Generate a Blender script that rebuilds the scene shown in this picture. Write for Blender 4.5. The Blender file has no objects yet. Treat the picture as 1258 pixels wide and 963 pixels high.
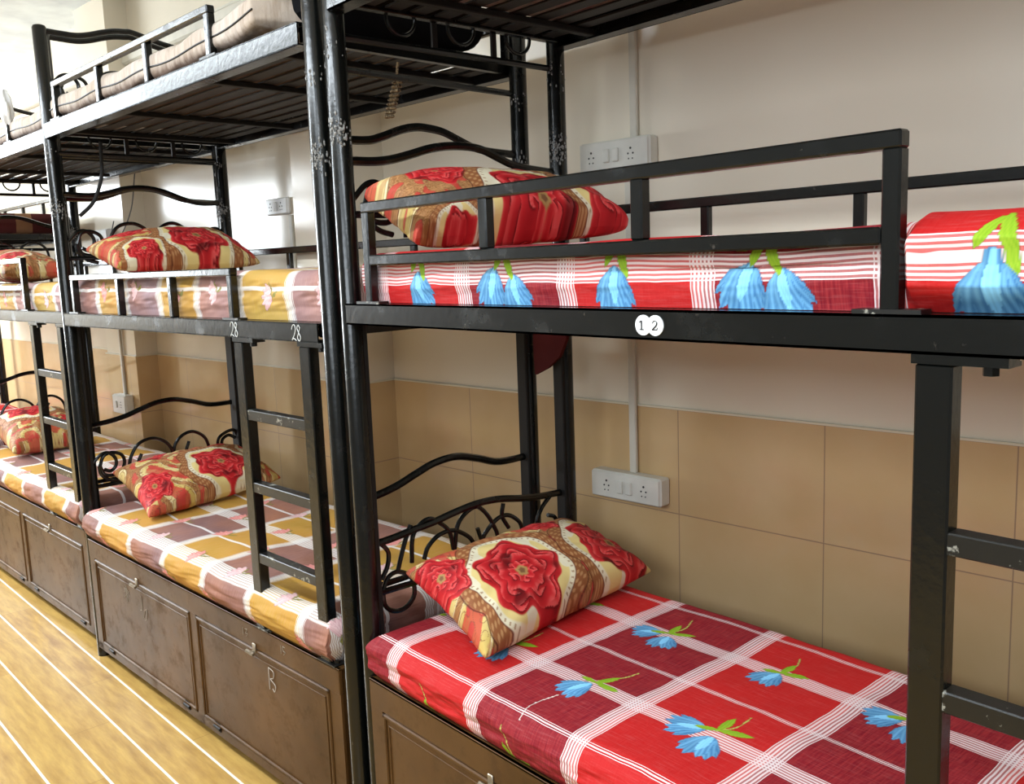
import bpy, bmesh, math, random
import numpy as np
from mathutils import Vector, Matrix
C = bpy.context.scene.collection
scn = bpy.context.scene
PI = math.pi

# ------------------------------------------------------------------ camera, world, lights, exposure
def make_camera():
    yaw, pitch, roll, f = -0.86043, -0.14190, -0.03725, 1116.79
    F = Vector((math.sin(yaw)*math.cos(pitch), math.cos(yaw)*math.cos(pitch), math.sin(pitch)))
    R = Vector((math.cos(yaw), -math.sin(yaw), 0)); U = R.cross(F)
    R2 = R*math.cos(roll)+U*math.sin(roll); U2 = -R*math.sin(roll)+U*math.cos(roll)
    cd = bpy.data.cameras.new('camera'); co = bpy.data.objects.new('camera', cd); C.objects.link(co)
    m = Matrix((R2, U2, -F)).transposed().to_4x4(); m.translation = (1.97369, -1.17706, 1.58983)
    co.matrix_world = m
    cd.sensor_fit = 'HORIZONTAL'; cd.sensor_width = 36; cd.lens = 36*f/1258; cd.clip_start = 0.05
    scn.camera = co
make_camera()
w = bpy.data.worlds.new('world'); scn.world = w; w.use_nodes = True
bg = w.node_tree.nodes['Background']; bg.inputs[0].default_value = (0.86, 0.93, 1.0, 1); bg.inputs[1].default_value = 0.55
scn.view_settings.view_transform = 'Standard'; scn.view_settings.look = 'None'
scn.view_settings.gamma = 1.0; scn.view_settings.use_curve_mapping = False
scn.view_settings.exposure = 0.0
def area(name, loc, size, sy, power, color, rot=(0, 0, 0)):
    l = bpy.data.lights.new(name, 'AREA'); l.shape = 'RECTANGLE'; l.size = size; l.size_y = sy; l.energy = power; l.color = color
    o = bpy.data.objects.new(name, l); C.objects.link(o); o.location = loc; o.rotation_euler = rot
    return o
# daylight windows in the far left end of the aisle and ceiling tube lamps over the aisle
area('window_and_fill_light', (-7.1, -2.05, 2.25), 2.5, 1.5, 330, (0.86, 0.94, 1.0), (math.radians(90), 0, math.radians(-90)))
for lx, lp in ((-5.6, 80), (-3.0, 70), (-0.4, 72), (2.2, 60)):
    area('tube_lamp_light', (lx, -1.45, 2.90), 2.2, 0.22, lp, (0.83, 0.92, 1.0))

area('window_and_fill_light', (2.0, -3.35, 2.45), 2.8, 0.9, 85, (0.83, 0.92, 1.0), (math.radians(90), 0, 0))  # added fill from the aisle side, brightens back wall and sheet fronts

# ------------------------------------------------------------------ node expression helper
class NT:
    def __init__(s, name):
        s.m = bpy.data.materials.new(name); s.m.use_nodes = True; s.t = s.m.node_tree
        s.b = s.t.nodes['Principled BSDF']
    def node(s, typ, **k):
        n = s.t.nodes.new(typ)
        for a, v in k.items(): setattr(n, a, v)
        return n
    def link(s, a, b): s.t.links.new(a.s if isinstance(a, E) else a, b)
    def math(s, op, *a):
        n = s.node('ShaderNodeMath', operation=op)
        for i, v in enumerate(a):
            if isinstance(v, E): s.t.links.new(v.s, n.inputs[i])
            else: n.inputs[i].default_value = v
        return E(s, n.outputs[0])
    def coord(s, kind='Object'):
        n = s.node('ShaderNodeTexCoord'); x = s.node('ShaderNodeSeparateXYZ'); s.t.links.new(n.outputs[kind], x.inputs[0])
        return E(s, x.outputs[0]), E(s, x.outputs[1]), E(s, x.outputs[2]), n.outputs[kind]
    def noise(s, vec, scale, detail=3, rough=.5, stretch=None):
        if stretch:
            mp = s.node('ShaderNodeMapping'); mp.inputs['Scale'].default_value = stretch; s.t.links.new(vec, mp.inputs[0]); vec = mp.outputs[0]
        n = s.node('ShaderNodeTexNoise'); n.inputs['Scale'].default_value = scale; n.inputs['Detail'].default_value = detail
        n.inputs['Roughness'].default_value = rough; s.t.links.new(vec, n.inputs[0])
        return E(s, n.outputs[0])
    def mix(s, fac, a, b):
        n = s.node('ShaderNodeMix', data_type='RGBA')
        for v, i in ((fac, 0), (a, 6), (b, 7)):
            if isinstance(v, E): s.t.links.new(v.s, n.inputs[i])
            elif isinstance(v, tuple): n.inputs[i].default_value = tuple(v)+(1,)
            else: n.inputs[i].default_value = v
        return E(s, n.outputs[2])
    def color(s, v):
        if isinstance(v, tuple): s.b.inputs['Base Color'].default_value = v+(1,)
        else: s.link(v, s.b.inputs['Base Color'])
    def rough(s, v):
        if isinstance(v, E): s.link(v, s.b.inputs['Roughness'])
        else: s.b.inputs['Roughness'].default_value = v
    def bump(s, h, strength=.3, dist=.01):
        n = s.node('ShaderNodeBump'); n.inputs['Strength'].default_value = strength; n.inputs['Distance'].default_value = dist
        s.link(h, n.inputs['Height']); s.t.links.new(n.outputs[0], s.b.inputs['Normal'])
class E:
    def __init__(s, t, k): s.t = t; s.s = k
    def __add__(s, o): return s.t.math('ADD', s, o)
    def __radd__(s, o): return s.t.math('ADD', o, s)
    def __sub__(s, o): return s.t.math('SUBTRACT', s, o)
    def __rsub__(s, o): return s.t.math('SUBTRACT', o, s)
    def __mul__(s, o): return s.t.math('MULTIPLY', s, o)
    __rmul__ = __mul__
    def __truediv__(s, o): return s.t.math('DIVIDE', s, o)
    def __gt__(s, o): return s.t.math('GREATER_THAN', s, o)
    def __lt__(s, o): return s.t.math('LESS_THAN', s, o)
    def abs(s): return s.t.math('ABSOLUTE', s)
    def floor(s): return s.t.math('FLOOR', s)
    def fract(s): return s.t.math('FRACT', s)
    def sin(s): return s.t.math('SINE', s)
    def max(s, o): return s.t.math('MAXIMUM', s, o)
    def min(s, o): return s.t.math('MINIMUM', s, o)
    def clamp(s, a, b):   # remap a..b to 0..1 clamped
        r = (s-a)/(b-a); n = r.t.node('ShaderNodeClamp'); r.t.t.links.new(r.s, n.inputs[0]); return E(s.t, n.outputs[0])
    def dist(s, period, offset=0.):   # distance to nearest line of a periodic set
        q = (s-offset)/period
        return ((q+.5).fract()-.5).abs()*period

# ------------------------------------------------------------------ materials
def plain(name, col, rough=.5, metal=0., spec=.5, wear=None, wcol=None, wscale=18):
    n = NT(name); x, y, z, v = n.coord()
    nz = n.noise(v, 6, 4)
    c = n.mix(nz.clamp(.3, .75), tuple(a*.85 for a in col), tuple(min(1, a*1.15) for a in col))
    if wear:
        k = n.noise(v, wscale, 6, .7).clamp(wear, wear+.03)
        c = n.mix(k, c, wcol)
    n.color(c); n.rough(rough); n.b.inputs['Metallic'].default_value = metal; n.b.inputs['Specular IOR Level'].default_value = spec
    return n.m
M = {}
def metal_black():
    n = NT('black_enamel'); x, y, z, v = n.coord()
    k = n.noise(v, 30, 6, .75).clamp(.66, .70)
    sc = n.noise(v, 9, 5, .6).clamp(.55, .72)
    c = n.mix(k*.35, (.0035, .004, .0035), (.12, .10, .08))
    n.color(c); n.rough(sc*.14+.22); n.b.inputs['Specular IOR Level'].default_value = .50
    n.bump(n.noise(v, 60, 3), .12, .004)
    return n.m
M['black'] = metal_black()
M['black_dull'] = plain('dull_black_paint', (.010, .009, .008), .6, 0, .25)
M['slat'] = plain('rusty_slat_paint', (.008, .005, .0035), .55, 0, .35)
M['weld'] = plain('bare_weld_metal', (.30, .29, .27), .55, .3, .5, .52, (.02, .016, .012), 150)
M['rung'] = plain('worn_rung_paint', (.006, .006, .005), .38, 0, .5, .60, (.25, .24, .2), 26)
M['chrome'] = plain('steel_latch', (.36, .31, .24), .4, .8)
M['sticker'] = plain('white_sticker', (.86, .89, .93), .5)
M['ink'] = plain('black_ink', (.03, .03, .03), .6)
M['chalk'] = plain('chalk_line', (.72, .72, .70), .9)
M['dim_chalk'] = plain('dim_chalk_line', (.42, .38, .32), .9)
M['faint_chalk'] = plain('faint_chalk_line', (.24, .20, .15), .9)
M['plastic'] = plain('white_switch_plastic', (.74, .72, .64), .35)
M['plastic_white'] = plain('bright_switch_plastic', (.84, .84, .82), .35)
M['hole'] = plain('socket_hole', (.03, .025, .02), .6)
M['conduit'] = plain('painted_conduit', (.66, .62, .52), .45)
M['wire'] = plain('grey_wire', (.08, .08, .08), .5)
M['rope'] = plain('beaded_cord', (.35, .26, .15), .8, 0, .3, .5, (.08, .05, .03), 160)
M['ceiling'] = plain('ceiling_paint', (.80, .86, .90), .8)
M['darkcloth'] = plain('dark_red_cloth', (.07, .008, .008), .9, 0, .2)
M['white_cloth'] = plain('white_rag', (.8, .8, .8), .9)

M['wall_front'] = plain('dark_wall_paint', (.16, .15, .14), .7)
def cabinet_mat():
    n = NT('brown_cabinet_paint'); x, y, z, v = n.coord()
    a = n.noise(v, 2.2, 5, .6).clamp(.35, .7); b = n.noise(v, 14, 6, .7).clamp(.52, .75)
    c = n.mix(a, (.055, .024, .006), (.120, .056, .017)); c = n.mix(b*.35, c, (.03, .016, .007))
    n.color(c); n.rough(b*.2+.42); n.b.inputs['Specular IOR Level'].default_value = .18
    n.bump(n.noise(v, 5, 2), .15, .02)
    return n.m
M['cabinet'] = cabinet_mat()

def wall_mats():
    n = NT('glossy_cream_wall'); x, y, z, v = n.coord()
    c = n.mix(n.noise(v, 1.3, 3).clamp(.35, .7), (.84, .76, .62), (.81, .72, .57))
    dz = n.noise(v, 40, 5, .7).clamp(.73, .76)
    n.color(n.mix(dz*.4, c, (.3, .25, .2))); n.rough(.22); n.b.inputs['Specular IOR Level'].default_value = .5
    M['wall'] = n.m
    n = NT('peach_wall_tile'); x, y, z, v = n.coord()
    g = x.dist(.463, .266).min(z.dist(.321, .814)) < .0016
    c = n.mix(n.noise(v, 3.2, 4).clamp(.3, .72), (.68, .48, .26), (.60, .40, .19))
    n.color(n.mix(g*.75, c, (.26, .15, .09))); n.rough(n.math('MULTIPLY_ADD', g, .4, .13))
    n.bump(n.noise(v, 2.2, 2), .10, .02)
    M['tile'] = n.m
    n = NT('dado_lip'); n.color((.74, .68, .52)); n.rough(.3); M['lip'] = n.m
wall_mats()

def floor_mat():
    n = NT('wood_plank_floor'); x, y, z, v = n.coord()
    row = ((y+.01)/.145).floor(); line = y.dist(.145, -.01) < .0042
    xo = x+row*.373
    seam = xo.dist(1.1, .1) < .0015
    cell = (xo/1.1-.09).floor()
    tone = ((row*12.9898+cell*78.233).sin()*43758.5).fract()
    grain = n.noise(v, 5, 6, .62, (1, 7, 1)); fleck = n.noise(v, 22, 5, .7, (1, 5, 1)).clamp(.5, .8)
    c = n.mix(grain.clamp(.32, .70), (.56, .34, .085), (.27, .125, .022))
    c = n.mix(tone*.35, c, (.60, .41, .14)); c = n.mix(fleck*.3, c, (.30, .14, .03))
    c = n.mix(seam*.6, c, (.22, .11, .03)); c = n.mix(line, c, (.88, .83, .66))
    n.color(c); n.rough(.28); n.b.inputs['Specular IOR Level'].default_value = .5
    M['floor'] = n.m
floor_mat()

def stripes(n, d, half, pitch):
    inside = d < half
    return inside*(((d/pitch)*2*PI+PI/2).sin() > -.05)
def sheet_mat(name, pitch, u0, colA, colB, vwide, vthin, kind='red'):
    n = NT(name)
    uv = n.node('ShaderNodeUVMap'); sp = n.node('ShaderNodeSeparateXYZ'); n.t.links.new(uv.outputs[0], sp.inputs[0])
    u, v = E(n, sp.outputs[0]), E(n, sp.outputs[1])
    wob = n.noise(uv.outputs[0], 7, 2)*.012-.006
    u2, v2 = u+wob, v+wob
    col = (((u2-u0)/(2*pitch)).fract()) < .5
    streak = n.noise(uv.outputs[0], 30, 3, .6, (9, .6, 1)).clamp(.35, .75)
    streak2 = n.noise(uv.outputs[0], 30, 3, .6, (.6, 9, 1)).clamp(.5, .8)
    c = n.mix(col, colB, colA)
    tone = n.noise(uv.outputs[0], 3, 2).clamp(.35, .7)
    if kind == 'red':
        c = n.mix((streak*(1-col*.6))*.35, c, (.62, .07, .06)); c = n.mix(streak2*.12, c, (.75, .35, .33))
        du = u2.dist(pitch, u0); dw = v2.dist(.33, vwide); dt = v2.dist(.33, vthin)
        s = stripes(n, du, .0235, .0078).max(stripes(n, dw, .0235, .0078)).max(stripes(n, dt, .0062, .0062))
        band = (du < .0235).max(dw < .0235)
        c = n.mix(band*.28, c, (.85, .45, .42)); c = n.mix(s*.85, c, (.80, .69, .68))
    else:
        c = n.mix(streak*.25, c, (.60, .38, .30)); c = n.mix(tone*.35, c, (.62, .22, .05))
        du = u2.dist(pitch, u0); dw = v2.dist(.33, vwide); dt = v2.dist(.33, vthin); dm = u2.dist(pitch, u0+pitch/2)
        wide = du < .014
        s = stripes(n, du, .022, .0072).max(stripes(n, dw, .03, .0085)).max(dt < .006)
        c = n.mix((dw < .03)*.4, c, (.72, .67, .58)); c = n.mix(wide*.5, c, (.74, .69, .60)); c = n.mix(s*.75, c, (.80, .77, .74))
    va = n.node('ShaderNodeVertexColor', layer_name='print')
    n.color(n.mix(E(n, va.outputs[1]), c, E(n, va.outputs[0])))
    n.rough(.7); n.b.inputs['Specular IOR Level'].default_value = .15
    n.bump(n.noise(uv.outputs[0], 60, 3, .6, (3, 1, 1)), .15, .003)
    return n.m
RED, MAR = (.47, .012, .012), (.19, .005, .014)
M['sheet_red'] = sheet_mat('red_plaid_cotton', .31, .155, RED, MAR, .20, .025)
M['sheet_red_mid'] = sheet_mat('red_plaid_cotton_upper', .31, .138, RED, MAR, -.036, .145)
M['sheet_gold'] = sheet_mat('mustard_plaid_cotton', .30, .22, (.46, .26, .028), (.18, .095, .10), .035, .20, 'gold')
M['sheet_gold_mid'] = sheet_mat('mustard_plaid_cotton_upper', .28, .30, (.47, .30, .05), (.24, .15, .17), .11, -.035, 'gold')
def print_mat():
    n = NT('rose_print_cotton'); va = n.node('ShaderNodeVertexColor', layer_name='print')
    tc = n.node('ShaderNodeTexCoord')
    n.color(E(n, va.outputs[0])); n.rough(.6); n.b.inputs['Specular IOR Level'].default_value = .2
    n.bump(n.noise(tc.outputs['Object'], 22, 3, .5), .35, .008)
    return n.m
M['rose'] = print_mat()
def foam_mat():
    n = NT('bare_mattress_ticking'); x, y, z, v = n.coord()
    c = n.mix(n.noise(v, 5, 5).clamp(.35, .7), (.62, .54, .47), (.48, .38, .29))
    st = n.noise(v, 60, 3, .6, (1, 1, .15)).clamp(.45, .7)
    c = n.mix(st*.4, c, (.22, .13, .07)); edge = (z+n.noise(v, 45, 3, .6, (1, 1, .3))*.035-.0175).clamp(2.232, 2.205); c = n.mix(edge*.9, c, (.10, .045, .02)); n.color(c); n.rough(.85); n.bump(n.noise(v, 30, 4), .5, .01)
    return n.m
M['foam'] = foam_mat()
def check_mat():
    n = NT('dark_check_blanket'); x, y, z, v = n.coord()
    k = (y.dist(.22, 0.) < .045)
    c = n.mix(k, (.10, .012, .01), (.34, .17, .08)); n.color(c); n.rough(.9); return n.m
M['check'] = check_mat()

# ------------------------------------------------------------------ geometry helpers
class MB:
    def __init__(s): s.v = []; s.f = []; s.mi = []; s.cur = 0
    def add(s, vs, fs):
        o = len(s.v); s.v += [tuple(q) for q in vs]; s.f += [tuple(i+o for i in f) for f in fs]; s.mi += [s.cur]*len(fs); return s
    def box(s, x0, x1, y0, y1, z0, z1, bev=0.):
        x0, x1 = min(x0, x1), max(x0, x1); y0, y1 = min(y0, y1), max(y0, y1); z0, z1 = min(z0, z1), max(z0, z1)
        b = min(bev, (x1-x0)*.45, (y1-y0)*.45, (z1-z0)*.45)
        if b <= 0:
            return s.add([(x, y, z) for x in (x0, x1) for y in (y0, y1) for z in (z0, z1)],
                [(0, 1, 3, 2), (4, 6, 7, 5), (0, 4, 5, 1), (2, 3, 7, 6), (0, 2, 6, 4), (1, 5, 7, 3)])
        vs = []; idx = {}
        X = (x0, x1); Y = (y0, y1); Z = (z0, z1); sg = (1, -1)
        for i in (0, 1):
            for j in (0, 1):
                for k in (0, 1):
                    for a in range(3):
                        p = [X[i]+sg[i]*b, Y[j]+sg[j]*b, Z[k]+sg[k]*b]; p[a] = (X[i], Y[j], Z[k])[a]
                        idx[(i, j, k, a)] = len(vs); vs.append(p)
        fs = []
        for a in range(3):
            b_, c_ = [q for q in range(3) if q != a]
            for e in (0, 1):
                q = []
                for m, n in ((0, 0), (0, 1), (1, 1), (1, 0)):
                    t = [0, 0, 0]; t[a] = e; t[b_] = m; t[c_] = n; q.append(idx[tuple(t)+(a,)])
                fs.append(q)
        for a in range(3):      # edges along axis a
            b_, c_ = [q for q in range(3) if q != a]
            for m in (0, 1):
                for n in (0, 1):
                    t0 = [0, 0, 0]; t0[b_] = m; t0[c_] = n; t1 = list(t0); t1[a] = 1
                    fs.append([idx[tuple(t0)+(b_,)], idx[tuple(t0)+(c_,)], idx[tuple(t1)+(c_,)], idx[tuple(t1)+(b_,)]])
        for i in (0, 1):
            for j in (0, 1):
                for k in (0, 1): fs.append([idx[(i, j, k, a)] for a in range(3)])
        return s.add(vs, fs)
    def tube(s, pts, r, n=10, caps=True, smooth=0):
        pts = [Vector(q) for q in pts]
        if smooth: pts = spline(pts, smooth)
        rr = r if hasattr(r, '__len__') else [r]*len(pts)
        T = []
        for i in range(len(pts)):
            d = pts[min(i+1, len(pts)-1)]-pts[max(i-1, 0)]; T.append(d.normalized())
        up = Vector((0, 0, 1)) if abs(T[0].z) < .9 else Vector((1, 0, 0))
        N = (up-T[0]*up.dot(T[0])).normalized(); vs = []
        for i, q in enumerate(pts):
            N = (N-T[i]*N.dot(T[i])).normalized(); B = T[i].cross(N)
            for k in range(n):
                a = 2*PI*k/n; vs.append(q+(N*math.cos(a)+B*math.sin(a))*rr[i])
        fs = [(i*n+k, i*n+(k+1) % n, (i+1)*n+(k+1) % n, (i+1)*n+k) for i in range(len(pts)-1) for k in range(n)]
        if caps: fs += [tuple(range(n))[::-1], tuple((len(pts)-1)*n+k for k in range(n))]
        return s.add(vs, fs)
    def lathe(s, c, prof, n=20):
        vs = []; fs = []
        for r, z in prof:
            for k in range(n):
                a = 2*PI*k/n; vs.append((c[0]+r*math.cos(a), c[1]+r*math.sin(a), c[2]+z))
        for i in range(len(prof)-1):
            for k in range(n): fs.append((i*n+k, i*n+(k+1) % n, (i+1)*n+(k+1) % n, (i+1)*n+k))
        fs += [tuple(range(n))[::-1], tuple((len(prof)-1)*n+k for k in range(n))]
        return s.add(vs, fs)
    def build(s, name, mat, parent=None, smooth=False):
        me = bpy.data.meshes.new(name); me.from_pydata(s.v, [], s.f)
        for m in (mat if isinstance(mat, (list, tuple)) else [mat]): me.materials.append(M[m])
        if any(s.mi): me.polygons.foreach_set('material_index', s.mi)
        bm = bmesh.new(); bm.from_mesh(me); bmesh.ops.recalc_face_normals(bm, faces=bm.faces); bm.to_mesh(me); bm.free()
        if smooth:
            me.polygons.foreach_set('use_smooth', [True]*len(me.polygons)); me.set_sharp_from_angle(angle=math.radians(40))
        o = bpy.data.objects.new(name, me); C.objects.link(o)
        if parent: o.parent = parent
        return o
def spline(P, k=6):
    P = [Vector(q) for q in P]; Q = [P[0]*2-P[1]]+P+[P[-1]*2-P[-2]]; out = []
    for i in range(1, len(Q)-2):
        a, b, c, d = Q[i-1:i+3]
        for j in range(k):
            t = j/k; out.append(.5*((2*b)+(c-a)*t+(2*a-5*b+4*c-d)*t*t+(3*b-a-3*c+d)*t**3))
    out.append(P[-1]); return out
def tag(o, label, cat, group=None, kind=None):
    if label: o['label'] = label
    if cat: o['category'] = cat
    if group: o['group'] = group
    if kind: o['kind'] = kind
    return o
def empty(name, loc, rz, label, cat, group=None):
    o = bpy.data.objects.new(name, None); C.objects.link(o); o.location = loc; o.rotation_euler = (0, 0, rz); o.empty_display_size = .1
    return tag(o, label, cat, group)
def struct(o): o['kind'] = 'structure'; return o

# ------------------------------------------------------------------ bed frames of reference
THB = 0.05652; XB, YB, LEN = -0.08987, -0.0130, 1.9
def bpt(x, y):   # coordinates in the row of the second bunk -> world
    c, s = math.cos(THB), math.sin(THB); lx = x-LEN
    return (XB+c*lx-s*y, YB+s*lx+c*y)
HA = dict(bt=.5377, mb=1.4533, mt=1.504, tb=2.188, tt=2.243, pt=2.62, zo=.05, W=.7302)
HB = dict(bt=.5198, mb=1.4028, mt=1.453, tb=2.1346, tt=2.189, pt=2.566, zo=0., W=.7124)
HD = dict(HB); HD.update(tb=1.82, tt=1.87, pt=2.24)
POSE = {'A': (0, 0, 0, 0), 'B': bpt(0, 0)+(0, THB), 'C': bpt(-1.99, .035)+(0, THB), 'D': bpt(-3.98, .06)+(0, THB)}
HH = {'A': HA, 'B': HB, 'C': HB, 'D': HD}

# ------------------------------------------------------------------ room
WTH = math.atan(.06906)
def wl(o):
    o.location = (0, .93, 0); o.rotation_euler = (0, 0, WTH); return o
def room():
    CZ = 3.10
    b = MB(); b.box(-7.8, 4.2, -3.4, 1.6, -.06, 0); o = b.build('floor', 'floor'); o.rotation_euler = (0, 0, .034); o.location = (0, -.09, 0); struct(o)
    b = MB(); b.box(-8, 4.2, -3.5, 1.4, CZ, CZ+.08); struct(b.build('ceiling', 'ceiling'))
    b = MB(); cols = [(-1.52, -1.115, .165), (-3.76, -3.345, .125)]
    b.box(-7.8, 4.2, 0, .12, 0, CZ)
    b.cur = 1; b.box(-7.8, 4.2, -.006, 0, 0, 1.135)
    for a, c, d in cols:
        b.cur = 0; b.box(a, c, -d, 0, 0, CZ)
        b.cur = 1; b.box(a-.006, c+.006, -d-.006, 0, 0, 1.135)
    b.cur = 2
    b.box(-7.8, 4.2, -.010, 0, 1.135, 1.141)
    for a, c, d in cols: b.box(a-.010, c+.010, -d-.010, 0, 1.135, 1.141)
    struct(wl(b.build('wall_back', ['wall', 'tile', 'lip'])))
    b = MB(); b.box(-.12, 0, -3.4, 1.4, 0, CZ); o = b.build('wall_left', 'wall'); o.location = (-7.3, 0, 0); struct(o)
    b = MB(); b.box(-8, 4.2, -3.52, -3.4, 0, CZ); struct(b.build('wall_front', 'wall_front'))
    b = MB(); b.box(3.9, 4.0, -3.4, 1.4, 0, CZ); struct(b.build('wall_right', 'wall_front'))
    b = MB(); b.box(-7.8, 3.2, -.05, 0, 2.74, 2.80, .01); b.box(-7.8, 3.2, -.03, 0, 2.80, 2.815)
    struct(wl(b.build('trim_1', 'conduit')))
    # surface conduits on the back wall
    for k, (x, y0, z0, z1) in enumerate([(.127, -.006, 1.94, CZ), (.108, -.012, .925, 1.86), (-1.80, 0, 1.30, 1.835), (-3.52, -.131, .91, 1.72)]):
        b = MB(); b.box(x-.013, x+.013, y0-.014, y0, z0, z1, .003)
        struct(wl(b.build('trim_%d' % (k+2), 'conduit')))
room()

def on_wall(o, label, cat, group=None):
    wl(o); return tag(o, label, cat, group)
def socket(x0, x1, y, z0, z1, mat, gangs, label, depth=.045, ears=True):
    t = bpy.data.objects.new('switch_board', None); C.objects.link(t)
    b = MB(); b.box(x0, x1, y-depth, y, z0, z1, .006); b.build('back_box', mat, t)
    b = MB(); b.box(x0+.004, x1-.004, y-depth-.005, y-depth, z0+.004, z1-.004, .002); f = b.build('face_plate', mat, t)
    zc = (z0+z1)/2
    for kind, gx in gangs:
        if kind == 's':
            b = MB(); b.box(gx-.011, gx+.011, y-depth-.012, y-depth-.003, zc-.02, zc+.02, .003); b.build('rocker_switch', mat, t)
        else:
            for dx, dz, r in ((0, .014, .0035), (-.009, -.001, .0028), (.009, -.001, .0028), (-.007, -.016, .0022), (.007, -.016, .0022)):
                b = MB(); b.tube([(gx+dx, y-depth-.0062, zc+dz), (gx+dx, y-depth-.004, zc+dz)], r, 8); b.build('socket_hole', 'hole', f)
    return on_wall(t, label, 'switch board')
socket(-.035, .235, -.006, .838, .925, 'plastic', [('h', .03), ('s', .085), ('s', .12), ('h', .175)], 'long cream socket box on the tiles behind the nearest lower bunk', .05)
socket(-.06, .205, 0, 1.848, 1.94, 'plastic', [('h', -.01), ('s', .05), ('s', .085), ('h', .14)], 'wide cream switch board above the guard rail behind the near middle bunk')
socket(-1.985, -1.80, 0, 1.84, 1.915, 'plastic_white', [('h', -1.94), ('s', -1.895), ('h', -1.85)], 'small white switch plate on the pale wall left of the paired posts', .02)
socket(-3.60, -3.42, -.131, .80, .91, 'plastic', [('s', -3.54), ('h', -3.48)], 'small cream socket box low on the tiled column behind the second bunk', .05)
socket(-3.66, -3.46, -.125, 1.72, 1.86, 'plastic_white', [('s', -3.6), ('s', -3.53)], 'white box on the column left above the pillow of the second middle bunk', .05)
# loose wire
b = MB(); b.tube([(-3.44, -.14, 1.90), (-3.38, -.20, 1.78), (-3.2, -.30, 1.72), (-3.0, -.30, 1.78), (-2.86, -.28, 1.92), (-2.82, -.26, 2.10)], .003, 6, smooth=6)
tag(wl(b.build('loose_wire', 'wire', smooth=True)), 'thin dark wire hanging in a loop above the pillow of the second middle bunk', 'wire')

# ------------------------------------------------------------------ bunk bed
R_ = .022
SC_A = dict(  # scroll curves (y, z) measured at the lower headboard, z relative to .72
 circ=[(.047, .746), (.066, .779), (.099, .786), (.138, .760), (.146, .713), (.12, .684), (.082, .681), (.052, .705), (.047, .746)],
 s1=[(.145, .905), (.126, .866), (.109, .823), (.096, .785)], s2=[(.045, .880), (.07, .848), (.066, .811), (.045, .777)],
 a1=[(.143, .800), (.150, .870), (.178, .900), (.211, .907), (.245, .886), (.273, .856), (.284, .804)],
 a2=[(.183, .799), (.199, .831), (.236, .855), (.288, .857), (.338, .828), (.359, .799)],
 a3=[(.288, .800), (.300, .864), (.330, .896), (.373, .907), (.41, .875), (.439, .824), (.446, .797)],
 a4=[(.379, .8), (.408, .831), (.449, .857), (.49, .857), (.529, .83), (.541, .801)],
 st=[(.471, .897), (.465, .860), (.488, .82)], st2=[(.372, .844), (.387, .799)],
 c4=[(.655, .880), (.620, .850), (.600, .810), (.610, .765), (.650, .745), (.680, .77), (.676, .81), (.645, .825)])
SC_B = dict(
 l1=[(.029, .817), (.067, .853), (.102, .858), (.128, .832), (.128, .799), (.105, .780), (.080, .79)],
 c=[(.063, .807), (.081, .847), (.116, .857), (.154, .842), (.165, .81), (.151, .776), (.121, .760), (.08, .768), (.063, .807)],
 c2=[(.059, .808), (.066, .77), (.098, .742), (.139, .730)],
 a1=[(.180, .722), (.183, .778), (.195, .827), (.233, .876), (.293, .889), (.343, .869), (.371, .834), (.379, .795)],
 a2=[(.376, .79), (.391, .846), (.429, .882), (.477, .89), (.523, .863), (.543, .821), (.547, .760)],
 r=[(.580, .77), (.587, .805), (.599, .843), (.638, .864), (.672, .867), (.687, .845), (.693, .812)],
 r2=[(.600, .77), (.607, .802), (.614, .832), (.645, .847), (.677, .83)],
 s1=[(.225, .722), (.222, .79), (.24, .83)], s2=[(.440, .722), (.437, .80), (.455, .85)])
ARCH = [(0, .876), (.036, .878), (.086, .881), (.154, .889), (.224, .896), (.298, .908), (.374, .916), (.452, .913), (.533, .899), (.613, .889), (.7302, .883)]
W_AM = [(0, 1.849), (.087, 1.850), (.145, 1.857), (.205, 1.872), (.268, 1.890), (.332, 1.900), (.397, 1.902), (.445, 1.896), (.499, 1.878), (.548, 1.862), (.607, 1.853), (.7302, 1.843)]
W_BFM = [(0, 1.913), (.143, 1.915), (.199, 1.927), (.265, 1.95), (.318, 1.961), (.365, 1.961), (.414, 1.955), (.47, 1.937), (.528, 1.919), (.589, 1.912), (.7124, 1.908)]
W_BFL = [(0, .966), (.107, .975), (.186, .989), (.254, 1.01), (.324, 1.029), (.407, 1.033), (.491, 1.013), (.579, .987), (.7124, .984)]
W_BHM = [(0, 1.925), (.131, 1.920), (.208, 1.933), (.277, 1.951), (.357, 1.957), (.438, 1.944), (.532, 1.912), (.606, 1.898), (.7124, 1.903)]
W_BHT = [(0, 2.548), (.075, 2.545), (.139, 2.545), (.192, 2.555), (.24, 2.57), (.288, 2.582), (.336, 2.587), (.371, 2.587), (.491, 2.559), (.60, 2.545), (.7124, 2.545)]
def stroke(pts, x, r, name, par, mat='black', y0=0):
    b = MB(); b.tube([(x, a, z) for a, z in pts], r, 8, smooth=5); return b.build(name, mat, par, True)
rnd = random.Random(4)
def weld(par, x, y, z, n=20, h=.05):
    b = MB()
    for i in range(n):
        a = rnd.gauss(-.9, .75); zz = z+rnd.gauss(0, h*.33); rr = rnd.uniform(.0012, .0036)
        cx, cy = x+.0255*math.cos(a), y+.0255*math.sin(a); el = rnd.uniform(1, 2.6)
        b.lathe((cx, cy, zz-rr*el), [(rr*.3, 0), (rr*.8, rr*.4*el), (rr, rr*el), (rr*.7, rr*1.6*el), (rr*.2, rr*2*el)], 6)
    o = b.build('weld_bead', 'weld', par); o['kind'] = 'stuff'; o['label'] = 'pale rough weld spatter on the post'; return o
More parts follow.
